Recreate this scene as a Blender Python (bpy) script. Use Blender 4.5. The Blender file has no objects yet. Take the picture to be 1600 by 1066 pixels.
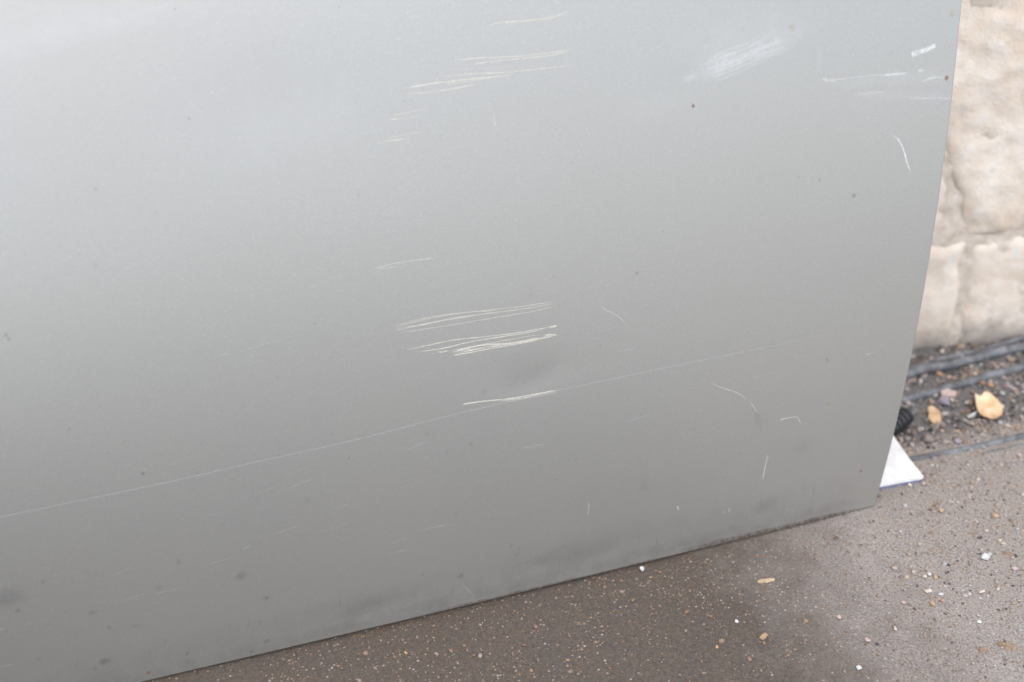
import bpy, bmesh, math, random
import numpy as np
from mathutils import Vector, Matrix, noise

random.seed(7); rng = np.random.default_rng(7)
S = bpy.context.scene
COL = S.collection

# ------------------------------------------------------------------ camera
PW, PH, FPX = 1600.0, 1066.0, 1700.0
YAW, PITCH, ROLL, DIST = math.radians(13.3), math.radians(30.0), math.radians(4.0), 1.30

def basis():
    f = Vector((math.sin(YAW)*math.cos(PITCH), math.cos(YAW)*math.cos(PITCH), -math.sin(PITCH)))
    r = f.cross(Vector((0, 0, 1))).normalized(); u = r.cross(f)
    c, s = math.cos(ROLL), math.sin(ROLL)
    return c*r - s*u, s*r + c*u, f
CR, CU, CF = basis()
def ray(px, py):
    return (CF*FPX + CR*(px-PW/2) - CU*(py-PH/2)).normalized()
CAM = -DIST*ray(1365, 793)

cd = bpy.data.cameras.new("camera"); co = bpy.data.objects.new("camera", cd); COL.objects.link(co)
m = Matrix((CR, CU, -CF)).transposed().to_4x4(); m.translation = CAM; co.matrix_world = m
cd.sensor_width = 36.0; cd.lens = 36.0*FPX/PW; cd.clip_start = 0.02; cd.clip_end = 200.0
cd.dof.use_dof = True; cd.dof.focus_distance = 1.06; cd.dof.aperture_fstop = 2.8
S.camera = co
S.cycles.max_bounces = 6; S.cycles.diffuse_bounces = 3; S.cycles.glossy_bounces = 3; S.cycles.transparent_max_bounces = 40

# ------------------------------------------------------------------ overcast light
SUN_DIR = Vector((-0.03, -0.36, 0.88)).normalized()
wd = bpy.data.worlds.new("World"); S.world = wd; wd.use_nodes = True
nt = wd.node_tree; nt.nodes.clear()
sky = nt.nodes.new("ShaderNodeTexSky"); sky.sky_type = 'NISHITA'; sky.sun_disc = False
sky.sun_elevation = math.asin(SUN_DIR.z); sky.sun_rotation = math.atan2(SUN_DIR.x, SUN_DIR.y)
sky.air_density = 1.0; sky.dust_density = 1.0; sky.ozone_density = 1.0
hs = nt.nodes.new("ShaderNodeHueSaturation"); hs.inputs["Saturation"].default_value = 0.52
bgn = nt.nodes.new("ShaderNodeBackground"); bgn.inputs[1].default_value = 0.15
wo = nt.nodes.new("ShaderNodeOutputWorld")
nt.links.new(sky.outputs[0], hs.inputs["Color"]); nt.links.new(hs.outputs[0], bgn.inputs[0]); nt.links.new(bgn.outputs[0], wo.inputs[0])
sd = bpy.data.lights.new("sun", 'SUN'); sd.energy = 0.6; sd.angle = math.radians(80); sd.color = (1.0, 0.95, 0.88)
so = bpy.data.objects.new("sun", sd); COL.objects.link(so)
so.rotation_euler = (-SUN_DIR).to_track_quat('-Z', 'Y').to_euler()
S.view_settings.view_transform = 'Standard'; S.view_settings.look = 'None'
S.view_settings.gamma = 1.0; S.view_settings.use_curve_mapping = False
S.view_settings.exposure = 1.25

# ------------------------------------------------------------------ helpers
def tag(o, label=None, cat=None, group=None, kind=None):
    if label: o["label"] = label
    if cat: o["category"] = cat
    if group: o["group"] = group
    if kind: o["kind"] = kind
    return o
def link(name, me, mat, parent=None, smooth=True):
    o = bpy.data.objects.new(name, me); COL.objects.link(o)
    if mat: me.materials.append(mat)
    if smooth: me.polygons.foreach_set("use_smooth", [True]*len(me.polygons))
    if parent: o.parent = parent
    return o
def mesh(name, v, f):
    me = bpy.data.meshes.new(name); me.from_pydata([tuple(p) for p in v], [], f); me.update(); return me
def N3(x, y, z): return noise.noise(Vector((x, y, z)))
def fbm(x, y, z, o=4): return noise.fractal(Vector((x, y, z)), 1.0, 2.0, o)

class NT:
    """small node-tree builder"""
    def __init__(s, name):
        s.m = bpy.data.materials.new(name); s.m.use_nodes = True
        s.t = s.m.node_tree; s.t.nodes.clear()
        s.out = s.n("ShaderNodeOutputMaterial"); s.b = s.n("ShaderNodeBsdfPrincipled")
        s.t.links.new(s.b.outputs[0], s.out.inputs[0])
        s.tc = s.n("ShaderNodeTexCoord")
    def n(s, t, **k):
        x = s.t.nodes.new(t)
        for a, b in k.items(): setattr(x, a, b)
        return x
    def set(s, node, **k):
        for a, b in k.items(): s.put(node.inputs[a.replace("_", " ")], b)
    def put(s, sock, v):
        if isinstance(v, bpy.types.NodeSocket): s.t.links.new(v, sock)
        else:
            if isinstance(v, tuple) and len(v) == 3 and sock.type == 'RGBA': v = v+(1,)
            sock.default_value = v
    def P(s, **k): s.set(s.b, **k); return s
    def noise(s, scale, detail=4, rough=.55, vec=None, dist=0.0):
        x = s.n("ShaderNodeTexNoise"); s.set(x, Scale=scale, Detail=float(detail), Roughness=rough, Distortion=dist)
        s.t.links.new(vec or s.tc.outputs["Object"], x.inputs["Vector"]); return x.outputs["Fac"]
    def voro(s, scale, out="Distance", feature='F1', vec=None):
        x = s.n("ShaderNodeTexVoronoi", feature=feature); s.set(x, Scale=scale)
        s.t.links.new(vec or s.tc.outputs["Object"], x.inputs["Vector"]); return x.outputs[out]
    def ramp(s, fac, stops):
        x = s.n("ShaderNodeValToRGB"); s.t.links.new(fac, x.inputs[0])
        e = x.color_ramp.elements
        while len(e) < len(stops): e.new(0.5)
        for i, (p, c) in enumerate(stops):
            e[i].position = p; e[i].color = (c, c, c, 1) if isinstance(c, (int, float)) else tuple(c)+(1,)
        return x.outputs[0]
    def mix(s, fac, a, b, mode='MIX'):
        x = s.n("ShaderNodeMix", data_type='RGBA', blend_type=mode)
        s.put(x.inputs["Factor"], fac); s.put(x.inputs[6], a); s.put(x.inputs[7], b); return x.outputs[2]
    def math(s, op, a, b=0.0, c=None, clamp=False):
        x = s.n("ShaderNodeMath", operation=op, use_clamp=clamp)
        s.put(x.inputs[0], a); s.put(x.inputs[1], b)
        if c is not None: s.put(x.inputs[2], c)
        return x.outputs[0]
    def attr(s, name, out="Color"):
        x = s.n("ShaderNodeAttribute", attribute_name=name); return x.outputs[out]
    def bump(s, h, strength=.3, dist=.002, prev=None):
        x = s.n("ShaderNodeBump"); s.set(x, Strength=strength, Distance=dist, Height=h)
        if prev: s.t.links.new(prev, x.inputs["Normal"])
        return x.outputs[0]

# ------------------------------------------------------------------ materials
def mat_ground():
    k = NT("damp_dirty_concrete")
    big = k.noise(3.0, 5, .6); mid = k.noise(28, 6, .65); fine = k.noise(260, 5, .7); gr = k.noise(900, 3, .6)
    col = k.mix(k.ramp(big, [(.35, 0), (.68, 1)]), (.108, .076, .050), (.126, .098, .076))
    col = k.mix(k.ramp(mid, [(.3, 0), (.7, 1)]), col, k.mix(.5, col, (.075, .064, .056)))
    col = k.mix(k.ramp(fine, [(.38, .8), (.58, 0)]), col, (.045, .038, .034))
    col = k.mix(k.ramp(gr, [(.55, 0), (.70, .45)]), col, (.30, .24, .19))
    # embedded aggregate: pale, tan and dark grains of a few tenths of a millimetre
    d = k.voro(330); c = k.voro(330, "Color")
    sep = k.n("ShaderNodeSeparateColor"); k.t.links.new(c, sep.inputs[0])
    dot = k.math('LESS_THAN', d, k.math('MULTIPLY', sep.outputs[0], .42))
    tint = k.ramp(sep.outputs[1], [(0, (.05, .04, .04)), (.3, (.20, .12, .08)), (.55, (.42, .26, .16)), (.8, (.40, .34, .29)), (1, (.48, .45, .42))])
    sel = k.math('MULTIPLY', dot, k.ramp(sep.outputs[2], [(.55, 0), (.75, .75)]))
    col = k.mix(sel, col, tint)
    # dry pale dust, damp brown earth left; door's shade and sheen partly painted in
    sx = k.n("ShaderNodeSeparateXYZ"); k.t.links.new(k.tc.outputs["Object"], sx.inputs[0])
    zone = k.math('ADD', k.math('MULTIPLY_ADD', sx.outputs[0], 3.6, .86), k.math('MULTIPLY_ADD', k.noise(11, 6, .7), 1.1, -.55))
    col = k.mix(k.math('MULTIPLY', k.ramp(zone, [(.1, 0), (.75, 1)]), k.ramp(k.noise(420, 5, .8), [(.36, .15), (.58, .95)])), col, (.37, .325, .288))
    # black silt in the channel
    ch = k.math('ADD', k.math('MULTIPLY_ADD', sx.outputs[1], 14, -1.05), k.math('MULTIPLY_ADD', k.noise(34, 5, .65), 1.4, -.7))
    col = k.mix(k.math('MULTIPLY', k.ramp(ch, [(.0, 0), (.4, 1)]), .85), col, k.mix(k.ramp(fine, [(.42, 0), (.6, 1)]), (.05, .049, .05), (.17, .165, .163)))
    k.P(Base_Color=col, Roughness=k.math('MULTIPLY_ADD', mid, .35, .20), IOR=1.45,
        Normal=k.bump(k.math('ADD', fine, k.math('MULTIPLY', gr, .6)),   .45, .0012))
    k.b.inputs["Specular IOR Level"].default_value = .55
    return k.m
def mat_grain():
    k = NT("grit_grain")
    c = k.attr("col"); n = k.noise(700, 3)
    k.P(Base_Color=k.mix(k.ramp(n, [(.3, .5), (.7, 0)]), c, k.mix(.6, c, (.03, .025, .02))), Roughness=.75)
    return k.m
def mat_stone(name, a, b, scale=180, rough=.7):
    k = NT(name)
    n = k.noise(scale, 5, .6); n2 = k.noise(scale*4, 3)
    k.P(Base_Color=k.mix(k.ramp(n, [(.35, 0), (.65, 1)]), a, b), Roughness=rough, Normal=k.bump(n2, .4, .0005))
    return k.m
def mat_wall():
    k = NT("limewashed_stone")
    big = k.noise(9, 6, .62); mid = k.noise(45, 6, .65); fine = k.noise(300, 5, .65); st = k.noise(16, 6, .7, dist=.6)
    col = k.mix(k.ramp(big, [(.36, 0), (.64, 1)]), (.71, .57, .44), (.83, .74, .63))
    col = k.mix(k.ramp(mid, [(.52, 0), (.70, .6)]), col, (.80, .765, .73))
    col = k.mix(k.ramp(st, [(.56, 0), (.72, .6)]), col, (.42, .32, .235))
    col = k.mix(k.ramp(fine, [(.60, 0), (.76, .6)]), col, (.36, .31, .27))
    # peach flecks in the old render
    d = k.voro(120); c = k.voro(120, "Color"); sep = k.n("ShaderNodeSeparateColor"); k.t.links.new(c, sep.inputs[0])
    dot = k.math('MULTIPLY', k.math('LESS_THAN', d, k.math('MULTIPLY', sep.outputs[0], .38)), k.ramp(sep.outputs[2], [(.7, 0), (.8, .8)]))
    col = k.mix(dot, col, k.ramp(sep.outputs[1], [(0, (.70, .48, .34)), (.6, (.85, .83, .82)), (1, (.58, .52, .46))]))
    # splash dirt along the foot, ragged upper limit
    sx = k.n("ShaderNodeSeparateXYZ"); k.t.links.new(k.tc.outputs["Object"], sx.inputs[0])
    sp = k.math('ADD', k.math('MULTIPLY_ADD', sx.outputs[2], -16, .55), k.math('MULTIPLY_ADD', k.noise(30, 6, .7), 1.6, -.8))
    col = k.mix(k.math('MULTIPLY', k.ramp(sp, [(.0, 0), (.5, 1)]), .7), col, (.33, .28, .235))
    h = k.math('ADD', k.math('MULTIPLY', mid, 1.0), k.math('MULTIPLY', fine, .35))
    k.P(Base_Color=col, Roughness=.9, Normal=k.bump(h, .6, .005))
    return k.m
def mat_mortar():
    k = NT("old_mortar")
    n = k.noise(60, 6, .65); f = k.noise(400, 4)
    col = k.mix(k.ramp(n, [(.35, 0), (.65, 1)]), (.54, .44, .35), (.76, .67, .57))
    k.P(Base_Color=col, Roughness=.95, Normal=k.bump(k.math('ADD', n, k.math('MULTIPLY', f, .4)), .7, .004))
    return k.m
def mat_paint():
    k = NT("silver_metallic_paint")
    n = k.noise(5, 4, .5); flake = k.voro(1900, "Color"); fl = k.n("ShaderNodeSeparateColor"); k.t.links.new(flake, fl.inputs[0])
    grain = k.noise(1500, 2, .6)
    base = k.mix(k.ramp(fl.outputs[0], [(.0, 0), (1, 1)]), (.376, .359, .331), (.420, .402, .371))
    base = k.mix(k.ramp(fl.outputs[1], [(.982, 0), (.995, .5)]), base, (.70, .69, .67))
    base = k.mix(k.ramp(n, [(.35, 0), (.7, .25)]), base, (.40, .375, .335))
    k.P(Base_Color=base, Metallic=.70, Roughness=k.math('MULTIPLY_ADD', n, .08, .42),
        Coat_Weight=.22, Coat_Roughness=.22, Normal=k.bump(grain, .03, .0002))
    return k.m
def mat_mark(name, colr, rough=.6, nscale=500, lo=.30, hi=.55, strength=1.0, metallic=0.0):
    """worn mark lying on the paint: opacity from the strip's own attribute, broken up by noise"""
    k = NT(name)
    a = k.attr("alpha", "Fac"); n = k.noise(nscale, 4, .65)
    al = k.math('MULTIPLY', a, k.ramp(n, [(lo, .25), (hi, 1)]))
    al = k.math('MULTIPLY', al, strength, clamp=True)
    k.P(Base_Color=colr, Roughness=rough, Metallic=metallic, Alpha=al)
    return k.m
def mat_simple(name, c, rough=.6, **kw):
    k = NT(name); n = k.noise(120, 4)
    k.P(Base_Color=k.mix(k.ramp(n, [(.3, 0), (.7, .35)]), c, tuple(x*.6 for x in c)), Roughness=rough, **kw)
    return k.m
def mat_cable():
    k = NT("dusty_black_rubber")
    n = k.noise(60, 6, .7); f = k.noise(420, 4, .7)
    col = k.mix(k.ramp(n, [(.38, .15), (.66, .9)]), (.045, .045, .048), (.25, .248, .255))
    col = k.mix(k.ramp(f, [(.55, 0), (.7, .6)]), col, (.30, .26, .22))
    k.P(Base_Color=col, Roughness=.55, Normal=k.bump(f, .3, .0006))
    return k.m
def mat_leaf(name, a, b, scale=60):
    k = NT(name)
    n = k.noise(scale, 5, .6)
    k.P(Base_Color=k.mix(k.ramp(n, [(.35, 0), (.65, 1)]), a, b), Roughness=.6, Normal=k.bump(n, .3, .001))
    return k.m

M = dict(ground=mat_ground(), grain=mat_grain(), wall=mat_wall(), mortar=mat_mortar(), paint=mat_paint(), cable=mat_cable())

# ------------------------------------------------------------------ ground
WB0 = None
def gz(x, y):
    """height of the ground: flat slab, shallow litter-filled channel in front of the wall"""
    t = min(max((y-.085)/.05, 0), 1); t = t*t*(3-2*t)
    z = .0012*fbm(x*9, y*9, 1.3, 4) + .0004*fbm(x*60, y*60, 4.1, 3)
    return z - t*.010 + t*.0035*fbm(x*26, y*26, 8.8, 4) + t*.0015*fbm(x*90, y*90, 2.2, 3)
def on_ground(px, py, h=0.0):
    d = ray(px, py); z = 0.0
    for _ in range(6):
        p = CAM + d*((z+h-CAM.z)/d.z); z = gz(p.x, p.y)
    return p
def axis(lo, hi, a, b, n, far):
    core = list(np.linspace(a, b, n)); return far(lo, a)[:-1] + core + far(b, hi)[1:]
def gap(a, b): return list(np.linspace(a, b, 14))
xs = axis(-40, 40, -.75, .62, 330, gap); ys = axis(-40, 6.0, -.42, .46, 230, gap)
V = [(x, y, gz(x, y)) for y in ys for x in xs]; nx = len(xs)
F = [(j*nx+i, j*nx+i+1, (j+1)*nx+i+1, (j+1)*nx+i) for j in range(len(ys)-1) for i in range(nx-1)]
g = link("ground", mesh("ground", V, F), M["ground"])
tag(g, "damp grey-brown concrete ground strewn with fine grit", "ground", kind="structure")

# ------------------------------------------------------------------ stone wall behind
A = on_ground(1430, 545); B = on_ground(1600, 528)
wx = Vector((B.x-A.x, B.y-A.y, 0)).normalized(); wn = Vector((wx.y, -wx.x, 0))        # wn faces the camera
if wn.y > 0: wn = -wn
def on_wall(px, py, off=0.0):
    d = ray(px, py); p0 = Vector((A.x, A.y, 0)) + wn*off
    t = (p0-CAM).dot(wn)/d.dot(wn); p = CAM + d*t; q = p-p0
    return q.dot(wx), p.z
wall = bpy.data.objects.new("stone_wall", None); COL.objects.link(wall)
wall.matrix_world = Matrix((wx, -wn, Vector((0, 0, 1)))).transposed().to_4x4()
wall.location = (A.x, A.y, 0)
tag(wall, "bright limewashed stone wall behind the car door", "wall")
def block(u0, u1, v0, v1, seed, proud=0.0, res=.006, sl=0.0, sr=0.0):
    """one rough-faced stone: front grid with worn, rounded borders, closed by sides going into the mortar"""
    nu = max(6, min(70, int((u1-u0)/res))); nv = max(6, min(60, int((v1-v0)/res)))
    V, F = [], []
    for j in range(nv+1):
        for i in range(nu+1):
            v = v0+(v1-v0)*j/nv; ua = u0+sl*(v-v0); ub = u1+sr*(v-v0); u = ua+(ub-ua)*i/nu
            e = min(u-ua, ub-u, v-v0, v1-v)
            wob = .004*fbm(u*22, v*22, seed, 2)
            edge = max(0, 1-(e+wob*.8)/.016)
            d = -proud - .0052*fbm(u*12, v*12, seed*3.1, 5) - .0016*fbm(u*55, v*55, seed+9, 3) + .006*edge**2
            du = wob*(1 if i in (0, nu) else .5); dv = .004*fbm(u*20, v*20, seed+5, 2)*(1 if j in (0, nv) else .5)
            V.append((u+du, d, v+dv))
    n1 = nu+1
    for j in range(nv):
        for i in range(nu): F.append((j*n1+i, j*n1+i+1, (j+1)*n1+i+1, (j+1)*n1+i))
    ring = [i for i in range(n1)] + [j*n1+nu for j in range(1, nv+1)] + [nv*n1+i for i in range(nu-1, -1, -1)] + [j*n1 for j in range(nv-1, 0, -1)]
    o = len(V)
    for r in ring: V.append((V[r][0], .05, V[r][2]))
    for k in range(len(ring)):
        k2 = (k+1) % len(ring); F.append((ring[k2], ring[k], o+k, o+k2))
    me = mesh("stone", V, F); return link("stone", me, M["wall"], wall)
jx, jz = on_wall(1516, 375)       # where the two joints in view cross
ug, vg = on_wall(1600, 350)
c0, c1 = on_wall(1506, 372), on_wall(1479, 262); SH = (c1[0]-c0[0])/(c1[1]-c0[1])       # the upper joint leans back over the lower one
courses = [(-.02, jz-.004, jx, .0), (jz+.004, jz+.345, c0[0], SH), (jz+.353, jz+.60, jx-.15, .0), (jz+.608, jz+.83, jx+.05, 0)]
for ci, (v0, v1, off, sh) in enumerate(courses):
    u = off+.004; k = 0
    while u < 1.35:
        w = [.27, .34, .25, .31, .29][(k+ci*2) % 5]; block(u, u+w, v0, v1, 3.7*ci+k*1.9+.5, .002*math.sin(k*3+ci), sl=sh if k == 0 else 0); u += w+.008; k += 1
    u = off-.004; k = 0
    while u > -1.9:
        w = [.30, .26, .33, .28][(k+ci) % 4]; block(u-w, u, v0, v1, 40+3.7*ci+k*1.9, .002*math.cos(k*3+ci), .012 if k else .006, sr=sh if k == 0 else 0); u -= w+.008; k += 1
def slab(name, u0, u1, v0, v1, y0, y1, nu, nv, amp, mat):
    V, F = [], []
    for j in range(nv+1):
        for i in range(nu+1):
            u = u0+(u1-u0)*i/nu; v = v0+(v1-v0)*j/nv
            V.append((u, y0-amp*fbm(u*35, v*35, 77, 4), v))
    n1 = nu+1
    for j in range(nv):
        for i in range(nu): F.append((j*n1+i, j*n1+i+1, (j+1)*n1+i+1, (j+1)*n1+i))
    o = len(V)
    V += [(u0, y1, v0), (u1, y1, v0), (u1, y1, v1), (u0, y1, v1)]
    c = [0, nu, nv*n1+nu, nv*n1]
    F += [(o+1, o, o+3, o+2)]
    F += [tuple(range(c[0], c[1]+1))[::-1]+(o, o+1), tuple(nv*n1+i for i in range(n1))+(o+2, o+3),
          tuple(j*n1 for j in range(nv+1))+(o+3, o), tuple(j*n1+nu for j in range(nv, -1, -1))+(o+1, o+2)]
    return link(name, mesh(name, V, F), mat, wall)
slab("mortar", -2.0, 1.45, -.04, jz+.85, .0022, .22, 420, 120, .004, M["mortar"])

# ------------------------------------------------------------------ car door
LEAN = math.radians(13.0)
EX = Vector((1, 0, 0)); EZ = Vector((0, math.sin(LEAN), math.cos(LEAN))); EN = Vector((0, -math.cos(LEAN), math.sin(LEAN)))
ORG = Vector((0, 0, .0035))
def bulge(x, z):
    t = min(max(-x/1.1, 0), 1)
    t = t**3
    b = (.145+.245*t)*z - z*z*(.172+.325*t) - ((x+.55)**2)*.020 + .020*.3025
    # shallow parking dents pressed into the skin
    for (cx, cz, rx, rz, d) in DENTS:
        q = ((x-cx)/rx)**2+((z-cz)/rz)**2
        if q < 9: b -= d*math.exp(-q)
    return b
DENTS = []
def door_pt(x, z, off=0.0):
    e = 1e-3; b = bulge(x, z)
    if off:
        n = Vector((-(bulge(x+e, z)-bulge(x-e, z))/(2*e), 1, -(bulge(x, z+e)-bulge(x, z-e))/(2*e))).normalized()
        return EX*(x+n.x*off) + EZ*(z+n.z*off) + EN*(b+n.y*off)      # local to the door root
    return EX*x + EZ*z + EN*b
def on_door(px, py):
    d = ray(px, py); o = CAM-ORG; b = 0.0
    for _ in range(8):
        t = (b-o.dot(EN))/d.dot(EN); p = o+d*t; x, z = p.dot(EX), p.dot(EZ); b = bulge(x, z)
    return x, z
DENTS = [on_door(830, 585)+(.042, .018, .0006), on_door(905, 868)+(.07, .014, .0006), on_door(570, 950)+(.06, .012, .0005), on_door(450, 165)+(.10, .05, .0010)]
edge_px = [(1366, 790), (1380, 735), (1395, 683), (1411, 615), (1425, 545), (1440, 470), (1453, 390), (1466, 310), (1477, 230), (1487, 145), (1495, 70), (1502, 0)]
EE = sorted([on_door(*p)[::-1] for p in edge_px])
ez_, ex_ = np.array([e[0] for e in EE]), np.array([e[1] for e in EE])
cf = np.polyfit(ez_, ex_, 3)
def xr(z):
    if z > ez_[-1]: return float(np.polyval(cf, ez_[-1]) + np.polyval(np.polyder(cf), ez_[-1])*(z-ez_[-1]))
    return float(np.polyval(cf, z))
ZTOP, XL = .80, -1.12
door = bpy.data.objects.new("car_door", None); COL.objects.link(door); door.location = ORG
tag(door, "scratched silver car door standing on its lower edge against the wall", "car door")
def door_grid(nu, nv, inset=0.0, off=0.0):
    V = []
    for j in range(nv+1):
        z = inset+(ZTOP-2*inset)*(j/nv)
        for i in range(nu+1):
            t = i/nu; x = (XL+inset)*(1-t)+(xr(z)-inset)*t
            V.append(door_pt(x, z, off))
    return V
NU, NV = 240, 170
V = door_grid(NU, NV); n1 = NU+1
F = [(j*n1+i, j*n1+i+1, (j+1)*n1+i+1, (j+1)*n1+i) for j in range(NV) for i in range(NU)]
ring = [(i, 0) for i in range(NU)] + [(NU, j) for j in range(NV)] + [(NU-i, NV) for i in range(NU)] + [(0, NV-j) for j in range(NV)]
idx = [j*n1+i for i, j in ring]
skin = link("outer_skin", mesh("outer_skin", V, F), M["paint"], door)
# the folded hem round the edge of the skin
HV, HF = [], []; K = 7; R = .0013; nr = len(idx); cen = Vector((sum(v.x for v in V)/len(V), 0, 0))
for k in range(K+2):
    for q in range(nr):
        i, j = ring[q]; p = V[idx[q]]; a = V[idx[q-1]]; b = V[idx[(q+1) % nr]]
        if (i, j) in ((0, 0), (NU, 0), (NU, NV), (0, NV)): tan = (b-a).normalized()
        else: tan = (b-a).normalized()
        nrm = door_pt(ring_x(i, j) if False else p.dot(EX), p.dot(EZ), 1.0) - door_pt(p.dot(EX), p.dot(EZ))
        nrm.normalize(); out = tan.cross(nrm).normalized()
        if k <= K:
            th = math.pi*k/K; HV.append(p + out*(R*math.sin(th)) - nrm*(R*(1-math.cos(th))))
        else: HV.append(p - out*.014 - nrm*(2*R))
for k in range(K+1):
    for q in range(nr):
        q2 = (q+1) % nr; HF.append((k*nr+q2, k*nr+q, (k+1)*nr+q, (k+1)*nr+q2))
hem = link("hem_flange", mesh("hem_flange", HV, HF), M["paint"], door)
# pressed inner panel behind the skin, out of sight from the front
IN_U, IN_V = 24, 16; V1 = door_grid(IN_U, IN_V, .045, -.006); V2 = door_grid(IN_U, IN_V, .075, -.045); n2 = IN_U+1
PV = V2[:]; PF = [(j*n2+i+1, j*n2+i, (j+1)*n2+i, (j+1)*n2+i+1) for j in range(IN_V) for i in range(IN_U)]
rg = [i for i in range(IN_U)] + [j*n2+IN_U for j in range(IN_V)] + [IN_V*n2+IN_U-i for i in range(IN_U)] + [(IN_V-j)*n2 for j in range(IN_V)]
o = len(PV); PV += [V1[r] for r in rg]
PF += [(rg[q], rg[(q+1) % len(rg)], o+(q+1) % len(rg), o+q) for q in range(len(rg))]
link("inner_panel", mesh("inner_panel", PV, PF), M["paint"], door)

# ---- marks on the paint, each a strip following the skin
M["scr"] = mat_mark("bare_primer_scratch", (.88, .82, .68), .55, 900, .27, .55)
M["scrw"] = mat_mark("pale_scuff", (.92, .91, .88), .6, 260, .30, .60)
M["dirt"] = mat_mark("dark_dirt_mark", (.045, .043, .042), .8, 600, .30, .55)
M["rust"] = mat_mark("rust_spot", (.30, .10, .045), .8, 900, .25, .45)
M["tan"] = mat_mark("tan_stain", (.50, .36, .20), .8, 500, .30, .6)
M["line"] = mat_mark("faint_line", (.86, .85, .81), .5, 40, .2, .5)
M["haze"] = mat_mark("scuff_reflection_haze", (.90, .89, .86), .5, 110, .25, .7)
LIFT = [.00012]
def strip(name, pts, w, al=1.0, mat="scr", taper=(.15, .15), seg=None, soft=2, wob=.0, label=None):
    """pts in photo pixels (anchor points on the skin); w = width in mm; soft rows fade the alpha across"""
    P = [on_door(*p) for p in pts]; P = [Vector((a, b)) for a, b in P]
    L = [0]
    for i in range(1, len(P)): L.append(L[-1]+(P[i]-P[i-1]).length)
    n = seg or max(8, int(L[-1]/.004)); V, F, AL = [], [], []
    LIFT[0] += .0000012; sd = random.random()*90
    rows = [-1, -.45, .45, 1] if soft == 1 else [-1, -.6, 0, .6, 1]
    ra = [0, 1, 1, 0] if soft == 1 else [0, .55, 1, .55, 0]
    def at(s):
        for i in range(1, len(P)):
            if s <= L[i] or i == len(P)-1:
                t = (s-L[i-1])/max(L[i]-L[i-1], 1e-9)
                p0 = P[max(i-2, 0)]; p1 = P[i-1]; p2 = P[i]; p3 = P[min(i+1, len(P)-1)]
                return .5*((2*p1)+(p2-p0)*t+(2*p0-5*p1+4*p2-p3)*t*t+(3*p1-p0-3*p2+p3)*t**3)
    for i in range(n+1):
        t = i/n; s = t*L[-1]; c = at(s); e = L[-1]*.01
        tg = (at(min(s+e, L[-1]))-at(max(s-e, 0))).normalized(); nr_ = Vector((-tg.y, tg.x))
        fade = min(1, t/max(taper[0], 1e-4)+.05, (1-t)/max(taper[1], 1e-4)+.05)
        ww = w*.0005*(.55+.45*fade)*(1+.35*N3(s*60, sd, 0)); c = c+nr_*(wob*N3(s*25, sd, 3))
        for r, a in zip(rows, ra):
            q = c+nr_*(r*ww); V.append(door_pt(q.x, q.y, LIFT[0])); AL.append(al*a*fade*(.8+.4*N3(s*110, sd, 7)))
    k = len(rows)
    for i in range(n):
        for r in range(k-1): F.append((i*k+r, (i+1)*k+r, (i+1)*k+r+1, i*k+r+1))
    me = mesh(name, V, F); at_ = me.attributes.new("alpha", 'FLOAT', 'POINT'); at_.data.foreach_set("value", AL)
    o = link(name, me, M[mat], door)
    if label: o["label"] = label
    return o
def blot(name, px, py, w, h, al=.6, mat="dirt", rot=0.0):
    """soft round mark, w x h in photo pixels"""
    V, F, AL = [], [], []; LIFT[0] += .0000012; sd = random.random()*90; n = 14
    c = on_door(px, py); s = .00072
    rr = [0, .35, .7, 1]; ra = [1, .85, .35, 0]
    for r, a in zip(rr, ra):
        for q in range(n):
            th = 2*math.pi*q/n; k = r*(1+.35*N3(math.cos(th)*1.3, math.sin(th)*1.3, sd))
            x = math.cos(th)*w*.5*s*k; z = math.sin(th)*h*.5*s*k
            V.append(door_pt(c[0]+x*math.cos(rot)-z*math.sin(rot), c[1]+x*math.sin(rot)+z*math.cos(rot), LIFT[0])); AL.append(al*a)
    for r in range(3):
        for q in range(n): F.append((r*n+q, r*n+(q+1) % n, (r+1)*n+(q+1) % n, (r+1)*n+q))
    me = mesh(name, V, F); at_ = me.attributes.new("alpha", 'FLOAT', 'POINT'); at_.data.foreach_set("value", AL)
    return link(name, me, M[mat], door)

# long faint line across the whole panel
strip("long_scratch", [(-60, 822), (0, 808), (245, 757), (400, 722), (560, 686), (720, 645), (860, 613), (1000, 583), (1160, 550), (1300, 520), (1400, 494)], 1.7, .15, "line", (.02, .2), 260,
      label="long faint pale scratch running across the whole panel")
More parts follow.
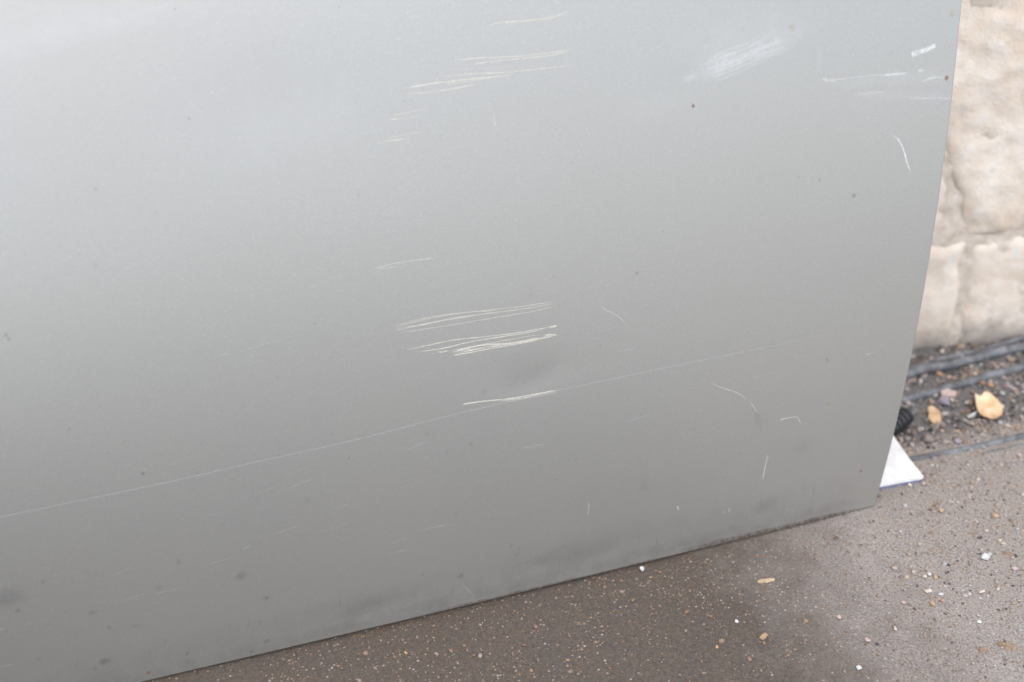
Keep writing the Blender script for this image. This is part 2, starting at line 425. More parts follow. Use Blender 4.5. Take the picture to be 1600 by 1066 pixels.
# top cluster
SC = [
 ([(758, 38), (800, 33), (840, 30), (872, 24), (890, 18)], .9, .8), ([(780, 36), (830, 33), (865, 28), (886, 20)], .9, .8), ([(700, 2), (704, 12)], .9, .5),
 ([(706, 95), (745, 91), (800, 89), (850, 84), (892, 78)], 1.0, 1), ([(730, 102), (780, 95), (830, 90), (870, 85), (890, 79)], 1.0, 1),
 ([(680, 122), (730, 116), (790, 113), (850, 107), (895, 102)], .9, 1), ([(630, 139), (680, 130), (720, 125), (760, 121), (800, 117)], 1.4, 1),
 ([(628, 147), (670, 144), (705, 139), (745, 132)], 1.3, 1), ([(695, 131), (735, 127), (770, 121)], 1.2, .75), ([(680, 111), (740, 108), (815, 104)], .8, .35),
 ([(610, 181), (640, 176), (668, 170)], .9, .7), ([(607, 187), (630, 186), (652, 183)], .9, .9),
 ([(605, 216), (630, 211), (660, 206)], 1.3, .6), ([(592, 223), (615, 220), (640, 218)], 1.1, .7), ([(604, 219), (622, 218), (636, 214)], .9, .6),
 ([(770, 176), (772, 187), (774, 198)], 1.3, .7),
 ([(580, 421), (610, 413), (640, 408), (680, 403)], .9, .9), ([(586, 421), (604, 419), (620, 417)], .9, .7),
 # middle cluster
 ([(612, 510), (650, 500), (690, 493), (740, 487), (800, 481), (840, 475), (873, 469)], .8, 1), ([(613, 512), (660, 500), (720, 489), (780, 485)], .7, .9),
 ([(614, 514), (660, 507), (710, 497), (770, 489), (830, 481), (872, 473)], .9, .95), ([(616, 517), (650, 510), (700, 500), (745, 493)], .8, .9),
 ([(620, 520), (660, 515), (720, 505), (790, 494), (840, 485), (873, 476)], .8, .9),
 ([(632, 547), (670, 539), (705, 532), (760, 526), (815, 519), (862, 510)], 1.2, 1), ([(647, 551), (690, 545), (735, 534), (780, 527), (830, 519), (852, 513)], 1.2, 1),
 ([(684, 550), (692, 550), (700, 548)], 1.7, 1), ([(700, 549), (740, 541), (800, 530), (842, 523)], 1.1, .9),
 ([(705, 551), (750, 540), (800, 536), (845, 528)], 2.2, 1), ([(706, 555), (750, 548), (800, 539), (840, 532)], 1.4, .9), ([(712, 552), (760, 543), (830, 532), (868, 524)], 2.4, .8),
 ([(708, 556), (725, 553), (745, 549)], 1.2, .8), ([(858, 511), (866, 510), (870, 508)], 2.4, 1), ([(850, 524), (862, 523), (870, 524)], 2.0, .9),
 ([(722, 632), (740, 629), (765, 626), (800, 622), (840, 615), (872, 609)], 1.5, 1), ([(780, 627), (820, 621), (850, 614), (868, 611)], 1.4, .8), ([(722, 632), (740, 629), (762, 626)], 1.9, 1), ([(790, 629), (830, 621), (872, 612)], .9, .6),
]
for i, (p, w, a) in enumerate(SC): strip("scratch", p, w*.85, a*.82, "scr", (.12, .10), soft=1, wob=.0004)
# single scratches and rubbed marks over the right half
SW = [
 ([(1394, 209), (1404, 219), (1412, 235), (1418, 256), (1424, 272)], 3.0, 1.1), ([(932, 470), (944, 483), (958, 490), (972, 500), (984, 515)], 1.2, .55),
 ([(1110, 598), (1128, 606), (1148, 612), (1160, 619), (1167, 626)], 1.4, .7), ([(1172, 628), (1177, 635), (1183, 645)], 1.6, .7),
 ([(1218, 662), (1222, 655), (1235, 653), (1246, 652), (1252, 666)], 1.8, .8), ([(1201, 708), (1197, 722), (1194, 738), (1191, 752)], 2.4, .7),
 ([(1351, 554), (1357, 553), (1364, 551)], 1.7, .7), ([(966, 550), (985, 545), (998, 541)], 1.1, .3), ([(1165, 594), (1185, 588), (1230, 577)], 1.1, .25),
 ([(975, 660), (1000, 652), (1022, 645)], 1.2, .3), ([(812, 700), (835, 696), (856, 692)], 1.2, .5), ([(815, 701), (838, 699), (855, 695)], 1.0, .35),
 ([(630, 708), (645, 698), (668, 688)], 1.3, .45), ([(636, 706), (655, 696), (672, 690)], 1.0, .35), ([(657, 830), (680, 824), (705, 819)], 1.4, .5),
 ([(918, 783), (920, 792), (918, 806)], 1.8, .55), ([(720, 910), (730, 920), (743, 933)], 1.4, .5), ([(735, 906), (741, 899)], 1.4, .5), ([(1058, 790), (1061, 797)], 3, .6), ([(1133, 796), (1130, 803)], 2.5, .5), ([(1140, 793), (1138, 801)], 2.5, .5),
 ([(1340, 640), (1352, 640)], 1.2, .3), ([(1283, 700), (1295, 695)], 1.2, .25),
 ([(260, 728), (275, 723), (290, 718)], 1.2, .35), ([(445, 766), (462, 758), (500, 745)], 1.3, .4), ([(520, 800), (535, 792), (550, 786)], 1.2, .35),
 ([(175, 900), (190, 893), (205, 887)], 1.2, .45), ([(165, 948), (200, 936), (235, 924)], 1.1, .35), ([(240, 928), (262, 924), (285, 919)], 1.2, .4), ([(235, 944), (255, 940)], 1.2, .35),
 ([(378, 858), (390, 853)], 1.3, .6), ([(430, 834), (450, 828), (470, 820)], 1.2, .4), ([(0, 984), (8, 982)], 1.6, .6), ([(0, 1042), (12, 1040), (22, 1037)], 1.4, .5), ([(30, 978), (55, 970)], 1.1, .3), ([(495, 832), (520, 826), (545, 818)], 1.2, .3),
 ([(0, 868), (60, 855), (130, 840), (170, 826)], .9, .22), ([(310, 570), (345, 556), (390, 545), (490, 514)], .9, .25), ([(870, 230), (885, 280)], .8, .15), ([(545, 878), (556, 874)], 1.1, .4),
]
for p, w, a in SW: strip("rub_mark", p, w*.9, a*(.42 if p[0][1] > 680 and p[0][0] < 900 else .68), "scrw", (.2, .2), wob=.0005)
for q in range(34):
    x_ = random.uniform(20, 1150); y_ = random.uniform(720, 960); L_ = random.uniform(12, 60)
    if y_ > 1050-(x_-245)*.2437-20: continue
    strip("hairline", [(x_, y_), (x_+L_*.5, y_-L_*.16), (x_+L_, y_-L_*random.uniform(.2, .42))], random.uniform(.5, .9), random.uniform(.08, .2), "scrw", (.3, .3), wob=.0006)
# broad polished scuffs near the top right
strip("scuff_sheen", [(1080, 118), (1140, 96), (1180, 80), (1225, 62), (1262, 42)], 30, .30, "haze", (.15, .3), 40, label="broad pale rubbed mark near the top of the panel")
for q, (a_, b_, w_, al_) in enumerate([(0, 0, 7, .38), (-9, 4, 5, .30), (8, -3, 5, .34), (14, -2, 3, .26), (-15, 10, 3, .24), (4, 6, 4, .30), (19, 6, 2.5, .22)]):
    strip("scuff_streak", [(1100+a_*.5+b_, 110+a_), (1140+a_*.4, 96+a_), (1180+a_*.3, 79+a_), (1222+a_*.5-b_*3, 62+a_)], w_, al_, "scrw", (.15, .35), 40, wob=.001)
strip("scuff_sheen", [(1064, 128), (1078, 121), (1096, 114)], 12, .32, "haze", (.3, .4), 20)
strip("scuff_sheen", [(1040, 66), (1110, 66), (1170, 48), (1260, 40), (1290, 60)], 50, .16, "haze", (.3, .3), 40); strip("scuff_sheen", [(1098, 73), (1114, 68)], 9, .25, "haze", (.3, .3), 12)
strip("scuff_sheen", [(960, 178), (1010, 168), (1100, 150)], 26, .10, "haze", (.3, .4), 30); strip("scuff_sheen", [(365, 205), (450, 190), (560, 165)], 62, .11, "haze", (.12, .12), 40)  # second strip is a vague reflection painted on the panel's left
strip("scuff_sheen", [(1280, 132), (1360, 126), (1480, 118)], 18, .14, "haze", (.2, .05), 40); strip("scuff_sheen", [(1330, 152), (1400, 150), (1486, 152)], 12, .12, "haze", (.2, .05), 40)
strip("scuff_sheen", [(1275, 70), (1281, 90), (1276, 110)], 7, .14, "scrw", (.3, .3), 16)
strip("paint_chip", [(1423, 86), (1434, 82), (1444, 79), (1462, 71)], 6.0, .85, "scrw", (.08, .08), 40, soft=1, label="bright white paint chip near the right edge")
strip("scuff_sheen", [(1284, 124), (1296, 126), (1312, 124), (1350, 119), (1380, 117), (1418, 115)], 3.0, .20, "scrw", (.1, .1), 50)
strip("scuff_sheen", [(1284, 123), (1296, 126), (1306, 125)], 4, .4, "scrw", (.2, .3), 20); strip("scuff_sheen", [(1378, 118), (1398, 116), (1418, 115)], 4, .5, "scrw", (.2, .2), 20)
strip("scuff_sheen", [(1433, 111), (1444, 110)], 4, .5, "scrw", (.3, .3), 12); strip("scuff_sheen", [(1435, 128), (1444, 126), (1456, 122), (1476, 121)], 3, .4, "scrw", (.2, .1), 20)
strip("scuff_sheen", [(1334, 148), (1360, 146), (1385, 143)], 3, .25, "scrw", (.2, .3), 20); strip("scuff_sheen", [(1415, 152), (1450, 154), (1486, 154)], 2.2, .3, "scrw", (.2, .1), 20)
strip("scuff_sheen", [(-20, 80), (40, 62), (120, 42), (210, 24), (330, 2)], 34, .28, "haze", (.02, .4), 60)  # sky reflection at the upper left, painted as a pale band
# rust, tar and dirt spots, plus dark tone over the dents
for a in [(1083, 166, 7, 8), (1479, 122, 9, 10), (1345, 736, 7, 7), (1165, 550, 12, 7), (660, 898, 5, 5), (232, 1051, 8, 9), (1295, 631, 8, 8)]: blot("rust_spot", a[0], a[1], a[2]*.85, a[3]*.85, .6, "rust" if a[0] not in (1165, 1295) else "tan")
for a in [(1237, 43, 16, 12), (1488, 22, 10, 12), (1350, 770, 14, 12)]: blot("tan_stain", *a, .28, "tan")
for a in [(295, 185, 4, 6, .55), (149, 296, 5, 6, .5), (10, 524, 6, 6, .7), (14, 530, 5, 5, .7), (223, 740, 7, 6, .75), (545, 716, 5, 5, .45), (519, 678, 4, 4, .5), (492, 506, 5, 5, .5), (995, 427, 8, 7, .45), (938, 540, 5, 5, .55), (828, 462, 4, 4, .4),
          (756, 613, 14, 10, .2), (1292, 562, 9, 9, .5), (377, 900, 20, 16, .45), (278, 877, 8, 8, .4), (249, 918, 12, 10, .28), (145, 957, 16, 10, .35), (67, 909, 8, 8, .4), (28, 954, 10, 9, .5), (170, 980, 9, 8, .35), (213, 978, 14, 10, .3), (163, 1033, 20, 14, .55), (417, 934, 12, 8, .45), (418, 1002, 14, 9, .5), (393, 1018, 9, 8, .35),
          (293, 1020, 8, 7, .4), (148, 1044, 8, 8, .3), (60, 1030, 10, 10, .25), (666, 678, 8, 7, .35), (735, 694, 7, 9, .4), (698, 707, 10, 8, .25), (480, 782, 14, 10, .2), (1007, 758, 16, 26, .16), (1334, 306, 8, 8, .65), (1280, 281, 4, 9, .5), (720, 900, 14, 12, .4), (869, 749, 5, 6, .4), (798, 852, 8, 8, .3), (712, 803, 6, 8, .3), (1248, 277, 9, 6, .3), (530, 12, 4, 6, .4), (149, 415, 9, 9, .2), (244, 332, 4, 4, .4),
          (1160, 47, 8, 10, .2), (1392, 83, 12, 10, .14), (1184, 655, 14, 40, .10), (1255, 700, 40, 30, .06), (1195, 790, 50, 30, .10), (905, 872, 110, 36, .12), (570, 950, 110, 30, .12), (850, 875, 60, 30, .08), (10, 935, 60, 40, .16), (820, 590, 110, 36, .09)]:
    blot("dirt_dent_spot", a[0], a[1], a[2], a[3], a[4]*(.42 if max(a[2:4]) < 30 else .8), "dirt", rot=.2)
# fine specks of dust and overspray, too small to pick apart
def specks(name, n, box, size, al, mat, bias=None):
    V, F, AL = [], [], []
    while len(F) < n:
        px, py = random.uniform(*box[0]), random.uniform(*box[1])
        x, z = on_door(px, py)
        if not (.004 < z < ZTOP-.01 and XL+.01 < x < xr(z)-.004): continue
        if bias and random.random() > bias(px, py): continue
        o = len(V); r = size*random.choice((.5, .6, .8, 1, 1.5)); a0 = random.random()*6; e = random.uniform(.6, 1.6)
        for q in range(5):
            th = a0+q*1.2566; V.append(door_pt(x+math.cos(th)*r*e, z+math.sin(th)*r, .00034)); AL.append(al*random.uniform(.4, 1))
        F.append(tuple(range(o, o+5)))
    me = mesh(name, V, F); at_ = me.attributes.new("alpha", 'FLOAT', 'POINT'); at_.data.foreach_set("value", AL)
    tag(link(name, me, M[mat], door, False), kind="stuff")
specks("pale_specks", 420, ((-60, 1520), (-40, 1060)), .00036, .32, "scrw")
specks("dark_specks", 420, ((-60, 1520), (-40, 1060)), .00040, .4, "dirt", lambda x, y: .25+.75*max(0, (y-300)/700))
specks("rust_specks", 110, ((-60, 1420), (550, 1060)), .0006, .4, "tan")
# dried mud along the bottom lip
M["mud"] = mat_mark("dried_mud", (.14, .10, .075), .9, 240, .38, .60)
def mudstrip(pts, w, al):
    strip("mud_splash", pts, w, al, "mud", (.25, .1), 90, soft=2, wob=.002)
mudstrip([(1060, 862), (1130, 846), (1200, 830), (1270, 813), (1320, 801)], 8, .8)
mudstrip([(1120, 852), (1200, 831), (1290, 809), (1345, 795)], 11, .4)
M["grime"] = mat_mark("road_grime", (.11, .095, .08), .9, 45, .35, .68)
for w_, al_, dz in ((22, .15, 12), (60, .09, 30)):
    strip("road_grime", [(60, 1112-dz), (245, 1066-dz), (560, 989-dz), (900, 905-dz), (1180, 837-dz), (1350, 795-dz)], w_, al_, "grime", (.05, .05), 160)
for q in range(46):
    x_ = random.uniform(60, 1340); y_ = 1066-(x_-245)*.2437-random.uniform(8, 60); L_ = random.uniform(6, 26)
    strip("splash_streak", [(x_, y_), (x_+L_*.15, y_-L_*.5), (x_+L_*.12, y_-L_)], random.uniform(.8, 2.6), random.uniform(.08, .2), "grime", (.3, .5), 10)
mudstrip([(560, 985), (700, 952), (860, 913), (1000, 880), (1100, 855)], 4, .45)

# ------------------------------------------------------------------ cables along the foot of the wall
def tube(name, pts, r, mat, sides=12, seed=0):
    V, F = [], []; n = len(pts)
    for i, p in enumerate(pts):
        t = (pts[min(i+1, n-1)]-pts[max(i-1, 0)]).normalized(); s = t.cross(Vector((0, 0, 1))).normalized(); u = s.cross(t)
        for q in range(sides):
            a = 2*math.pi*q/sides; rr = r*(1+.10*N3(i*.5, q*.8, seed)); V.append(p+s*(rr*math.cos(a))+u*(rr*math.sin(a)))
    for i in range(n-1):
        for q in range(sides): F.append((i*sides+q, i*sides+(q+1) % sides, (i+1)*sides+(q+1) % sides, (i+1)*sides+q))
    F += [tuple(range(sides)), tuple((n-1)*sides+q for q in range(sides))[::-1]]
    return link(name, mesh(name, V, F), mat)
def cable(pa, pb, r, label, xlo, xhi, lift=0.0, seed=1):
    a = on_ground(*pa, r); b = on_ground(*pb, r); d = (b-a)/(b.x-a.x); pts = []
    x = xlo
    while x <= xhi:
        p = a+d*(x-a.x); q = p.y+.0022*N3(x*9, seed, 0)+.0008*N3(x*40, seed, 5)
        pts.append(Vector((x, q, gz(x, q)*.4-.0065+r*.80+lift+.0020*N3(x*14, seed, 9)))); x += .012
    o = tube("cable", pts, r, M["cable"], seed=seed)
    return tag(o, label, "cable", "black cables lying along the foot of the wall")
cable((1480, 562), (1600, 527), .0042, "thinnest dusty black cable, tight against the foot of the wall", -.9, 1.2, 0, 1)
cable((1424, 583), (1600, 543), .0064, "thick black cable lying second out from the wall", -.9, 1.2, .001, 2)
cable((1424, 618), (1600, 571), .0060, "black cable between the thick cable and the orange leaf", -.9, 1.2, -.001, 3)
cable((1428, 713), (1600, 677), .0045, "thin grey-black cable running out from behind the white board scrap", -.5, 1.2, .002, 4)
cable((1500, 712), (1600, 690), .0036, "thin half-buried black cable nearest the open ground", .17, 1.2, .0005, 5)

# ------------------------------------------------------------------ litter in the channel and on the ground
def flake(name, px, h, th, mat, label, cat, cup=0.0, tilt=0.0, group=None, tiltax=0):
    """thin curled piece: outline given on the ground, cup lifts its rim, tilt raises one side"""
    O = [on_ground(a, b, h) for a, b in px]; c = sum(O, Vector())/len(O); n = len(O); base = gz(c.x, c.y)+h
    D = []
    for i in range(n):
        for t in (0, .5): D.append((O[i]*(1-t)+O[(i+1) % n]*t)-c)
    for i in range(1, len(D), 2): D[i] *= 1+.06*N3(i, c.x*50, 0)
    n = len(D); V, F = [], []; rmax = max(d.length for d in D); rr = [.0, .3, .6, .85, 1]
    for side in (0, 1):
        for r in rr:
            for d in D:
                x, y = d.x*r, d.y*r; q = (math.hypot(x, y)/rmax)
                z = cup*q*q + tilt*(y/rmax if tiltax == 0 else x/rmax) + .12*th*N3(x*300, y*300, 2) + .0008*N3(x*70, y*70, 5)
                V.append((x, y, z - side*th))
    m_ = len(rr)*n
    for side in (0, 1):
        for k in range(len(rr)-1):
            for q in range(n):
                f = (side*m_+k*n+q, side*m_+k*n+(q+1) % n, side*m_+(k+1)*n+(q+1) % n, side*m_+(k+1)*n+q)
                F.append(f[::-1] if side == 0 else f)
    for q in range(n):
        a = (len(rr)-1)*n+q; b = (len(rr)-1)*n+(q+1) % n; F.append((a, b, m_+b, m_+a))
    me = mesh(name, V, F); o = link(name, me, mat); o.location = (c.x, c.y, base+abs(tilt)*.6)
    bm = bmesh.new(); bm.from_mesh(me); bmesh.ops.remove_doubles(bm, verts=bm.verts, dist=1e-6); bmesh.ops.recalc_face_normals(bm, faces=bm.faces); bm.to_mesh(me); bm.free()
    me.polygons.foreach_set("use_smooth", [False]*len(me.polygons))
    return tag(o, label, cat, group)
def pebble(px, py, w, h, mat, label, rot=0.0, flat=.6, group=None, name="pebble", sink=.25, k=1.0):
    c = on_ground(px, py); s = (CAM-c).length/FPX
    bm = bmesh.new(); sd = px*.37+py*.11; rr = random.Random(int(px*7+py*13))
    for _ in range(17):
        p = Vector((rr.gauss(0, 1), rr.gauss(0, 1), rr.gauss(0, 1))).normalized()*rr.uniform(.82, 1.08); bm.verts.new(p)
    res = bmesh.ops.convex_hull(bm, input=bm.verts); bmesh.ops.delete(bm, geom=list({g for g in res["geom_interior"]+res["geom_unused"] if isinstance(g, bmesh.types.BMVert)}), context='VERTS')
    bmesh.ops.bevel(bm, geom=list(bm.edges)+list(bm.verts), offset=.10, segments=1, affect='EDGES', clamp_overlap=True)
    k = .88
    a, b = w*.5*s*k, h*.5*s*1.25*k; z = min(a, b)*flat*1.15
    me = bpy.data.meshes.new(name); bm.to_mesh(me); bm.free()
    for v in me.vertices: v.co = Vector((v.co.x*a, v.co.y*b, v.co.z*z))
    o = link(name, me, mat); o.location = (c.x, c.y, c.z+z*(1-sink)); o.rotation_euler = (0.1*math.sin(sd), .1*math.cos(sd), rot)
    return tag(o, label, "pebble", group)

m_white = mat_stone("white_quartz", (.55, .53, .50), (.74, .72, .69)); m_cream = mat_stone("cream_stone", (.50, .39, .30), (.70, .60, .50))
m_tan = mat_stone("tan_stone", (.38, .24, .14), (.56, .39, .25)); m_oran = mat_stone("orange_stone", (.42, .21, .10), (.60, .36, .19))
m_pink = mat_stone("pink_stone", (.40, .28, .24), (.58, .45, .39)); m_brown = mat_stone("brown_stone", (.17, .135, .105), (.28, .23, .19))
m_dark = mat_stone("dark_stone", (.05, .047, .045), (.11, .10, .10)); m_grey = mat_stone("grey_stone", (.25, .24, .245), (.38, .37, .375)); m_mauve = mat_stone("mauve_stone", (.28, .24, .27), (.42, .37, .42))
m_leaf = mat_leaf("orange_leaf", (.56, .34, .17), (.82, .60, .38)); m_leaf2 = mat_leaf("tan_leaf", (.46, .28, .14), (.68, .48, .28)); m_twig = mat_leaf("dry_bark", (.20, .13, .08), (.34, .24, .15), 200)
m_board = mat_leaf("white_board", (.72, .70, .66), (.88, .875, .86), 45); m_blue = mat_simple("blue_shadow_edge", (.20, .20, .34), .6); m_chip = mat_simple("silver_chip", (.6, .61, .6), .3, Metallic=.7)
m_rub = mat_simple("black_rubber", (.03, .03, .032), .5)

flake("dry_leaf", [(1521, 628), (1527, 630), (1531, 629), (1537, 624), (1546, 627), (1558, 634), (1566, 641), (1566, 647), (1558, 653), (1546, 657), (1534, 655), (1526, 646)], .004, .0012, m_leaf, "large curled orange dry leaf among the cables", "leaf", .012, .007)
flake("dry_leaf", [(1449, 643), (1454, 640), (1461, 643), (1467, 646), (1470, 652), (1471, 658), (1464, 662), (1456, 660), (1450, 655), (1451, 649)], .003, .001, m_leaf2, "small ragged tan leaf left of the orange leaf", "leaf", .003, .003)
flake("pottery_flake", [(1469, 610), (1482, 610), (1495, 611), (1494, 619), (1484, 621), (1471, 620)], .003, .003, m_pink, "flat pink flake just below the black cables", "flake", 0, .003)
flake("metal_chip", [(1510, 652), (1520, 648), (1526, 647), (1522, 652), (1513, 655)], .003, .001, m_chip, "shiny silver chip touching the orange leaf", "chip", .001, .003)
# white board scrap poking out from behind the door corner
brd = bpy.data.objects.new("board_scrap", None); COL.objects.link(brd)
bo = on_ground(1440, 745); brd.location = (bo.x, bo.y, bo.z)
tag(brd, "white triangular board corner poking out past the door's right edge", "board scrap")
def prism(name, pts, z0, z1, mat, parent):
    n = len(pts); V = [(x, y, z0) for x, y in pts]+[(x, y, z1) for x, y in pts]
    F = [tuple(range(n))[::-1], tuple(range(n, 2*n))]+[(i, (i+1) % n, n+(i+1) % n, n+i) for i in range(n)]
    me = mesh(name, V, F); bm = bmesh.new(); bm.from_mesh(me); bmesh.ops.recalc_face_normals(bm, faces=bm.faces); bm.to_mesh(me); bm.free()
    return link(name, me, mat, parent, False)
zt = .0065
T = [on_ground(a, b, zt) for a, b in ((1443, 744), (1420, 716), (1395, 684), (1370, 655), (1330, 700), (1352, 764), (1379, 758), (1410, 752), (1440, 746))]
T2 = [(p.x-bo.x, p.y-bo.y) for p in T]; ctr = (sum(p[0] for p in T2)/len(T2), sum(p[1] for p in T2)/len(T2))
T2 = [(x, max(y, .0)) if False else (x, y) for x, y in T2]
prism("face_sheet", T2, .0035, zt, m_board, brd)
prism("core", [((x-ctr[0])*.985+ctr[0], (y-ctr[1])*.985+ctr[1]) for x, y in T2], -.003, .0035, m_blue, brd)  # board thickness, its bluish shadow put into the colour
# end of a black corrugated hose by the door edge
hose = bpy.data.objects.new("hose_end", None); COL.objects.link(hose); hp = on_ground(1412, 662); hose.location = (hp.x, hp.y, hp.z+.011)
hose.rotation_euler = (0, 0, math.radians(28)); tag(hose, "short black ribbed hose end beside the door edge", "hose")
def lathe(name, prof, mat, parent, n=24):
    V, F = [], []
    for x, r in prof:
        for q in range(n): V.append((x, r*math.cos(2*math.pi*q/n), r*math.sin(2*math.pi*q/n)))
    for i in range(len(prof)-1):
        for q in range(n): F.append((i*n+q, (i+1)*n+q, (i+1)*n+(q+1) % n, i*n+(q+1) % n))
    return link(name, mesh(name, V, F), mat, parent)
lathe("tube_wall", [(-.06, .0085), (.004, .0085), (.004, .0068), (-.06, .0068)], m_rub, hose)
for i in range(7): lathe("rib", [(-.055+i*.009, .0085), (-.0538+i*.009, .0112), (-.0512+i*.009, .0112), (-.050+i*.009, .0085)], m_rub, hose)

PB = [
 (1540, 873, 15, 14, m_white, "bright white pebble alone on the open ground"), (1533, 926, 14, 8, m_cream, "pale oblong pebble below the bright white pebble"),
 (1555, 807, 12, 10, m_tan, "tan pebble on the ground above the bright white pebble"), (1470, 799, 10, 9, m_tan, "tan pebble on the ground right of the door corner"),
 (1448, 690, 23, 20, m_brown, "rounded brown pebble, largest beside the thin grey cable"), (1462, 671, 22, 11, m_brown, "flat brown pebble above the rounded brown one"),
 (1501, 558, 9, 8, m_white, "small white pebble on the thinnest cable"), (1438, 597, 10, 8, m_cream, "cream pebble between the two thick cables, nearest the door"),
 (1467, 586, 8, 8, m_oran, "small orange pebble just under the thick cable"), (1523, 586, 9, 8, m_cream, "cream pebble resting on the second thick cable"),
 (1534, 601, 9, 10, m_oran, "orange pebble above the orange leaf, the left of a pair"), (1546, 603, 9, 8, m_oran, "orange pebble above the orange leaf, the right of a pair"),
 (1557, 577, 9, 10, m_pink, "pink pebble between the thick cables, left of a pair"), (1566, 572, 9, 11, m_pink, "pink pebble between the thick cables, right of a pair"),
 (1477, 632, 26, 20, m_mauve, "mauve stone below the pink flake"), (1487, 627, 9, 8, m_cream, "cream pebble on the right of the mauve stone"),
 (1511, 631, 8, 8, m_white, "white pebble left of the orange leaf"), (1495, 692, 16, 10, m_mauve, "flat mauve pebble right of the rounded brown pebble"),
 (1575, 667, 10, 8, m_cream, "cream pebble right below the orange leaf"), (1456, 563, 12, 8, m_pink, "pinkish pebble between wall foot and thick cable"),
 (1472, 551, 9, 7, m_cream, "cream pebble at the wall foot nearest the door"), (1498, 543, 9, 7, m_tan, "tan pebble hard against the wall foot"),
 (1438, 574, 10, 6, m_pink, "flat pale pebble on top of the thick cable"), (1482, 592, 12, 8, m_pink, "pink pebble between cables above the pink flake"),
 (1592, 713, 9, 9, m_pink, "pink pebble at the right picture edge below the cables"), (1003, 891, 12, 10, m_white, "white chip lying against the lower door edge"),
 (1151, 972, 7, 7, m_white, "small white chip on the ground below the door"), (1530, 973, 7, 7, m_white, "small white chip low on the open ground"),
 (1311, 966, 10, 8, m_pink, "pink pebble on the ground below the door corner"), (1400, 984, 10, 8, m_cream, "cream pebble low on the open ground"),
 (1445, 902, 9, 8, m_cream, "cream pebble, left of three in a row on the ground"), (1452, 899, 8, 7, m_white, "white pebble, middle of three in a row on the ground"), (1461, 903, 9, 9, m_tan, "tan pebble, right of three in a row on the ground"),
 (1458, 945, 10, 10, m_tan, "tan pebble below the row of three"), (1355, 1002, 11, 9, m_pink, "pink pebble near the bottom of the picture"), (1342, 1045, 9, 8, m_white, "white pebble near the bottom of the picture"),
 (1120, 1012, 7, 6, m_oran, "small orange pebble on the brown ground"), (634, 1021, 6, 7, m_oran, "small orange pebble below the door's left half"), (1585, 890, 13, 8, m_pink, "pale pink pebble at the right picture edge"), (1371, 1007, 8, 6, m_dark, "black pebble near the bottom of the picture"),
 (1412, 943, 8, 6, m_pink, "flat pink pebble right of the door corner"), (1450, 925, 9, 12, m_cream, "upright cream sliver below the row of three"), (1443, 757, 9, 7, m_pink, "pink pebble beside the white board corner"), (1421, 759, 8, 7, m_cream, "cream pebble under the white board edge"), (1404, 757, 8, 7, m_pink, "pink pebble touching the white board edge"),
]
for (px, py, w, h, mt, lab) in PB: pebble(px, py, w, h, mt, lab, rot=(px*.7) % 3.1)
def twig(px, py, w, h, ang, mat, label, cat="bark chip"):
    c = on_ground(px, py); s = (CAM-c).length/FPX; L, Wd = w*s, h*s*1.2; n = 8; V, F = [], []
    for i in range(n+1):
        t = i/n-.5; x = t*L; k = (1-abs(t*1.6)**4)*.9+.1
        y0 = Wd*.25*N3(i*.6, px, 0)
        for dy, dz in ((-.5, 0), (-.3, .8), (.3, .9), (.5, 0)): V.append((x, y0+dy*Wd*k*(1+.3*N3(i, dy*9, px)), dz*Wd*.55*k))
    for i in range(n):
        for q in range(4): F.append((i*4+q, i*4+(q+1) % 4, (i+1)*4+(q+1) % 4, (i+1)*4+q))
    F += [(0, 3, 2, 1), tuple(n*4+q for q in range(4))]
    me = mesh("bark_chip", V, F); bm = bmesh.new(); bm.from_mesh(me); bmesh.ops.recalc_face_normals(bm, faces=bm.faces); bm.to_mesh(me); bm.free()
    o = link("bark_chip", me, mat, None, False); o.location = (c.x, c.y, c.z); o.rotation_euler = (0, 0, ang); return tag(o, label, cat)
twig(1572, 1011, 24, 9, -.75, m_twig, "brown bark chip at the lower right of the ground"); twig(1535, 1017, 10, 6, -.6, m_twig, "small dark bark chip left of the larger one")
twig(1197, 908, 26, 5, -.15, m_leaf2 if False else mat_leaf("pale_straw", (.42, .29, .17), (.55, .40, .25), 200), "pale straw sliver on the brown ground below the door", "straw"); twig(1193, 995, 14, 6, .4, mat_leaf("straw_bit", (.34, .22, .12), (.46, .31, .18), 200), "short brown straw piece lower on the brown ground", "straw")
twig(1575, 866, 16, 4, -.9, m_twig, "thin dark bark sliver right of the bright white pebble"); twig(1127, 1002, 9, 5, .3, m_twig, "tiny brown bark crumb beside the straw piece")

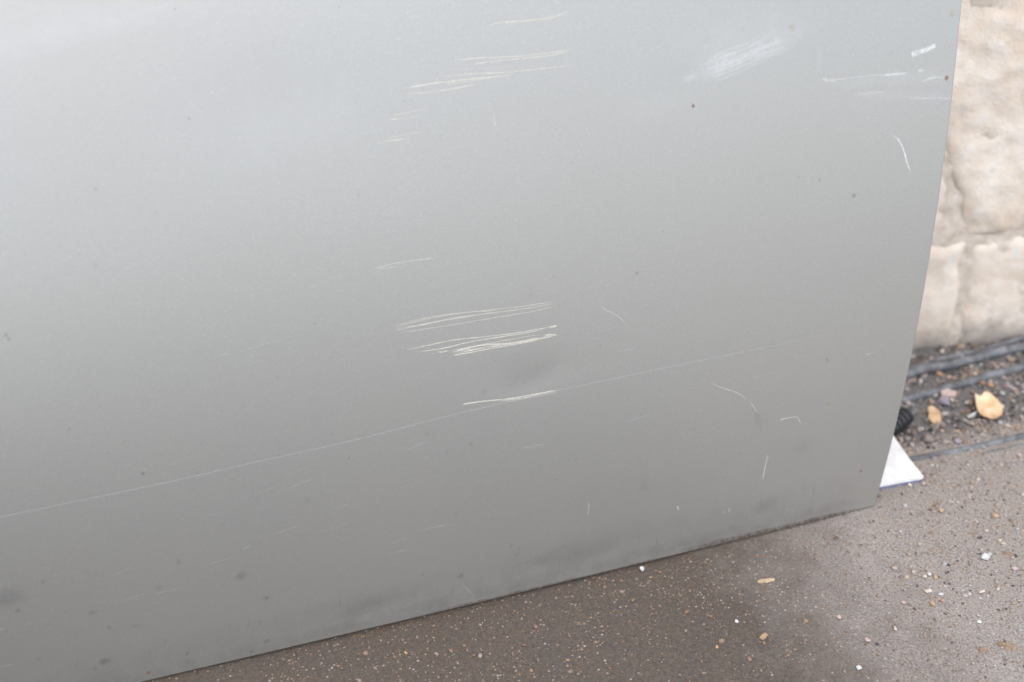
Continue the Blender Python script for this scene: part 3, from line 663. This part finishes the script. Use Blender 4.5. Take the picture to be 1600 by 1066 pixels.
# ------------------------------------------------------------------ loose grit (uncountable)
ico = bmesh.new(); bmesh.ops.create_icosphere(ico, subdivisions=1, radius=1.0)
IV = np.array([v.co[:] for v in ico.verts]); ico.verts.index_update(); IF = np.array([[v.index for v in f.verts] for f in ico.faces]); ico.free()
PAL = np.array([(.46, .33, .23), (.54, .44, .35), (.34, .22, .14), (.52, .48, .45), (.33, .29, .27), (.09, .08, .075), (.48, .40, .36), (.24, .18, .14), (.46, .28, .16), (.70, .68, .66)])
def grit(name, n, xr_, yr_, sizes, pw, probs, label, cond):
    P, Rr, Cc = [], [], []
    while len(P) < n:
        x, y = rng.uniform(*xr_), rng.uniform(*yr_)
        if not cond(x, y): continue
        r = sizes[0]*(sizes[1]/sizes[0])**(rng.random()**pw); P.append((x, y, gz(x, y)+r*.25)); Rr.append(r); c_ = PAL[rng.choice(len(PAL), p=probs)]*rng.uniform(.7, 1.15)
        if y < .06 and x < .0: c_ = c_*(1-.7*min(1, -x/.1)) + np.array((.25, .14, .075))*(.7*min(1, -x/.1))      # earth-stained where the ground is damp
        Cc.append(c_)
    P, Rr, Cc = np.array(P), np.array(Rr), np.array(Cc)
    nv = len(IV); jit = rng.uniform(.6, 1.25, (n, nv, 1)); sc = rng.uniform(.65, 1.35, (n, 1, 3)); sc[:, :, 2] *= .7
    ang = rng.uniform(0, 6.28, n); c, s = np.cos(ang)[:, None], np.sin(ang)[:, None]
    Vv = IV[None]*jit*sc*Rr[:, None, None]; X = Vv[..., 0]*c-Vv[..., 1]*s; Y = Vv[..., 0]*s+Vv[..., 1]*c
    Vv = np.stack([X, Y, Vv[..., 2]], -1)+P[:, None]; Ff = (IF[None]+(np.arange(n)*nv)[:, None, None]).reshape(-1, 3)
    me = bpy.data.meshes.new(name); me.vertices.add(n*nv); me.vertices.foreach_set("co", Vv.reshape(-1))
    me.loops.add(len(Ff)*3); me.loops.foreach_set("vertex_index", Ff.reshape(-1).astype(np.int32)); me.polygons.add(len(Ff))
    me.polygons.foreach_set("loop_start", np.arange(0, len(Ff)*3, 3, dtype=np.int32)); me.polygons.foreach_set("loop_total", np.full(len(Ff), 3, np.int32)); me.update(calc_edges=True)
    ca = me.attributes.new("col", 'FLOAT_COLOR', 'POINT'); ca.data.foreach_set("color", np.concatenate([np.repeat(np.clip(Cc, 0, .9), nv, 0), np.ones((n*nv, 1))], 1).reshape(-1))
    o = link(name, me, M["grain"], None, False); return tag(o, label, "grit", kind="stuff")
pg = [.17, .14, .12, .09, .10, .12, .10, .10, .04, .02]
dens = lambda x, y: rng.random() < .30+.70*min(1, max(0, (x+.14)/.16))
grit("grit", 32000, (-.75, .85), (-.40, .10), (.0003, .0017), 2.0, pg, "fine tan, white and dark grit scattered over the ground", lambda x, y: (y < -.01 or x > 0) and dens(x, y))
grit("coarse_grit", 5200, (-.6, .85), (-.40, .10), (.0012, .0029), 2.0, [.17, .20, .07, .15, .10, .06, .14, .07, .02, .02], "coarser scattered grit grains on the open ground", lambda x, y: (y < -.015 or x > .01) and rng.random() < .12+.88*min(1, max(0, (x+.08)/.16)))
pc = [.13, .14, .05, .08, .15, .19, .14, .07, .03, .02]
grit("channel_gravel", 8500, (-.12, .95), (.07, .31), (.0006, .0040), 1.7, pc, "mixed gravel and crumbs filling the channel by the wall", lambda x, y: True)
grit("channel_shards", 950, (-.05, .95), (.10, .29), (.0032, .0058), 1.8, [.08, .12, .03, .08, .24, .16, .14, .12, .02, .01], "coarse stone shards lying in the channel by the wall", lambda x, y: True)
